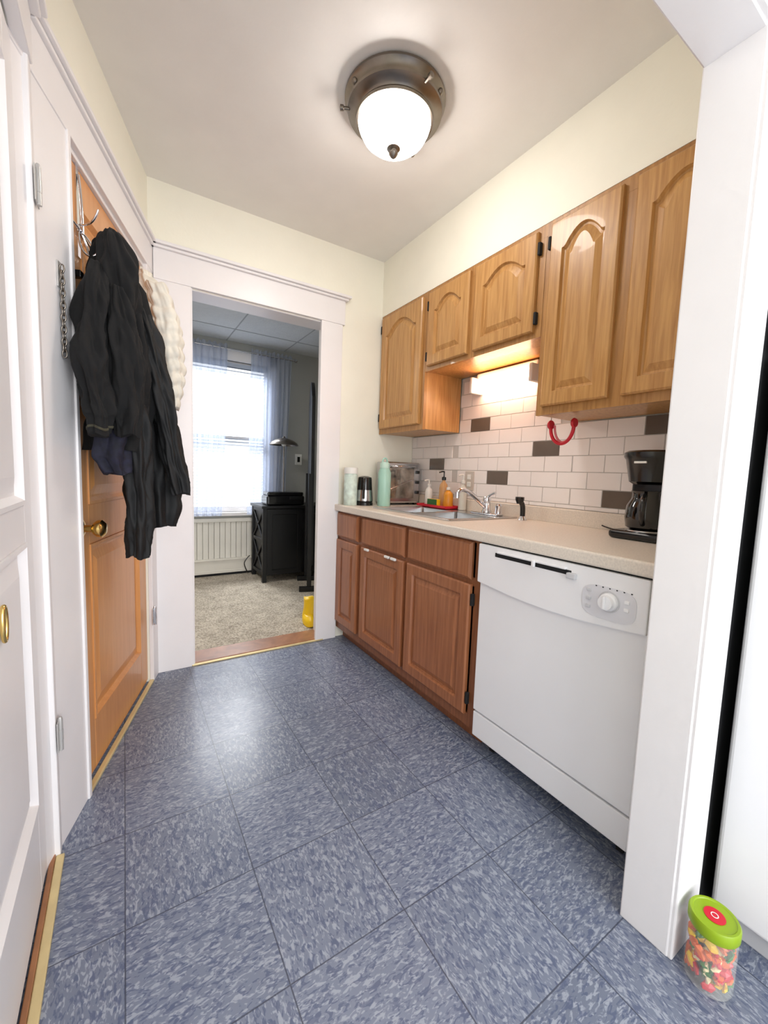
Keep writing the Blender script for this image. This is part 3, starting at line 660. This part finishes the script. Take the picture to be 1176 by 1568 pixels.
boxes('cover',[(-.8,2.8,4.43,4.476,.045,.165),(-.8,2.8,4.415,4.476,.165,.178),(-.8,2.8,4.425,4.44,.03,.06)],M_heat,g,bevel=.003)
boxes('fins',[(-.78,2.78,4.44,4.47,.005,.046)],M_dark,g)
g=empty('black_storage_cabinet')
bx0,bx1,by0,by1,bz=1.13,1.95,3.96,4.38,.77
boxes('top',[(bx0-.015,bx1+.015,by0-.015,by1,bz-.028,bz)],M_bwood,g,bevel=.003)
boxes('posts',[(x,x+.04,y,y+.04,0.004,bz-.028) for x in(bx0,bx1-.04) for y in(by0,by1-.04)],M_bwood,g,bevel=.002)
boxes('panels',[(bx0+.02,bx0+.026,by0+.03,by1-.03,.08,bz-.03),(bx1-.026,bx1-.02,by0+.03,by1-.03,.08,bz-.03),(bx0+.03,bx1-.03,by1-.02,by1-.014,.08,bz-.03),(bx0+.03,bx1-.03,by0+.03,by1-.03,.08,.10),(bx0+.03,bx1-.03,by0+.03,by1-.03,.42,.44)],M_bwood,g)
boxes('side_rails',[(bx0+.004,bx0+.03,by0+.03,by1-.03,z,z+.035) for z in(.07,.40,.705)],M_bwood,g,bevel=.002)
def bar(name,p,q,r,m,parent): tube(name,[p,q],r,m,parent,smoothp=False)
for za,zb in((.10,.40),(.43,.71)):
    bar('cross_a',(bx0+.012,by0+.04,za),(bx0+.012,by1-.04,zb),.010,M_bwood,g); bar('cross_b',(bx0+.012,by0+.04,zb),(bx0+.012,by1-.04,za),.010,M_bwood,g)
for i,(a,b) in enumerate([(bx0+.042,1.538),(1.542,bx1-.042)]):
    fn=lambda u,v,w:(u,by0+.018-w,v); o=lambda d:outline(a,b,.075,bz-.035,0,d)
    ringpanel('front_door_%d'%i,[(o(0),0),(o(0),.016),(o(.05),.016),(o(.055),.006)],fn,M_bwood,g)
g=empty('printer')
boxes('body',[(1.17,1.56,3.97,4.17,.772,.87)],M_black,g,bevel=.02,seg=4)
boxes('scanner_lid',[(1.18,1.55,3.98,4.16,.868,.905)],M_black,g,bevel=.012,seg=3)
boxes('output_tray',[(1.24,1.49,3.945,3.98,.79,.797)],M_black,g,bevel=.002)
boxes('control_panel',[(1.40,1.53,3.966,3.972,.83,.86)],M_bwood,g,bevel=.001)
g=empty('desk_lamp')
lx,ly=1.425,4.245
lathe('base',[(0,0),(.065,0),(.065,.008),(.02,.02),(.008,.03),(0,.03)],(lx,ly,.770),M_nickel,g)
lathe('stem',[(.006,.02),(.006,.66),(0,.66)],(lx,ly,.772),M_nickel,g,n=14)
lathe('shade',[(.149,.612),(.151,.612),(.139,.635),(.10,.662),(.05,.682),(.015,.69),(.008,.705),(0,.707)],(lx,ly,.772),M_nickel,g)
lathe('bulb',[(0,.60),(.02,.605),(.028,.625),(.018,.66),(0,.665)],(lx,ly,.772),M_outl,g,n=18)
g=empty('standing_floor_mirror')
mm=Matrix.Translation((1.495,3.70,0))@Matrix.Rotation(math.radians(72),4,'Z')
o=lambda d:outline(-.20,.20,.25,1.95,.16,d)
fn=lambda u,v,w:(u,w,v)
ringpanel('frame',[(o(0),0),(o(0),-.03),(o(.045),-.03),(o(.05),-.015)],fn,M_bwood,g,M=mm)
boxes('feet',[(-.22,-.18,-.09,.09,.004,.05),(.18,.22,-.09,.09,.004,.05),(-.22,-.195,-.02,.02,.05,1.1),(.195,.22,-.02,.02,.05,1.1)],M_bwood,g,M=mm,bevel=.004)
g=empty('thermostat_switch'); boxes('plate',[(1.64,1.72,4.49,4.50,1.19,1.31)],M_outl,g,bevel=.003); boxes('rocker',[(1.665,1.695,4.484,4.492,1.22,1.28)],M_black,g,bevel=.002)
g=empty('yellow_rain_boot')
loft('shaft',[(1.135,2.77,.19,.04,.045),(1.135,2.77,.12,.038,.043),(1.13,2.77,.06,.041,.05),(1.125,2.75,.025,.041,.07)],M_yellow,g,amp=.001,k=2,namp=.002)
loft('foot',[(1.125,2.74,.075,.03,.045),(1.12,2.73,.05,.038,.078),(1.12,2.725,.018,.04,.088),(1.12,2.725,.012,.04,.088)],M_yellow,g,amp=.001,k=2,namp=.002)
tube('power_cord',[(1.10,4.40,.012),(1.05,4.38,.10),(1.07,4.40,.16),(1.12,4.41,.20)],.005,M_black)

# ---------------------------------------------------------------- lights / world
w=bpy.data.worlds.new('world'); scene.world=w; w.use_nodes=True
bg=w.node_tree.nodes['Background']; bg.inputs[0].default_value=(.92,.96,1,1); bg.inputs[1].default_value=1.0
def area(name,loc,rot,size,power,col=(1,1,1)):
    l=bpy.data.lights.new(name,'AREA'); l.shape='RECTANGLE'; l.size=size[0]; l.size_y=size[1]; l.energy=power; l.color=col
    o=bpy.data.objects.new(name,l); o.location=loc; o.rotation_euler=rot; return link(o)
area('daylight_window_area',(.9,6.2,4.0),(math.radians(-48),0,0),(2.4,1.8),560,(.94,.97,1))
area('behind_camera_fill_area',(.5,-2.6,1.5),(math.radians(95),0,0),(2.2,1.8),60,(.97,.98,1))  # added soft fill from behind the camera, no actual window modelled
l=bpy.data.lights.new('far_room_fill','AREA'); l.shape='DISK'; l.size=.4; l.energy=13; l.color=(1,.97,.92)  # added unseen fill to brighten the far room, no fixture
o_=bpy.data.objects.new('far_room_fill',l); o_.location=(-.3,3.5,2.39); link(o_)

# ---------------------------------------------------------------- camera
cam=bpy.data.cameras.new('camera'); co=bpy.data.objects.new('camera',cam); link(co)
R=Vector((.8447,-.5346,.03526)).normalized(); F=Vector((.5349,.8395,-.0926)).normalized()
U=R.cross(F).normalized(); R=F.cross(U).normalized()
m=Matrix((R,U,-F)).transposed().to_4x4(); m.translation=Vector((0,0,1.12)); co.matrix_world=m
cam.sensor_fit='VERTICAL'; cam.sensor_height=36; cam.sensor_width=27; cam.lens=625/1568*36; cam.clip_start=.02
scene.camera=co
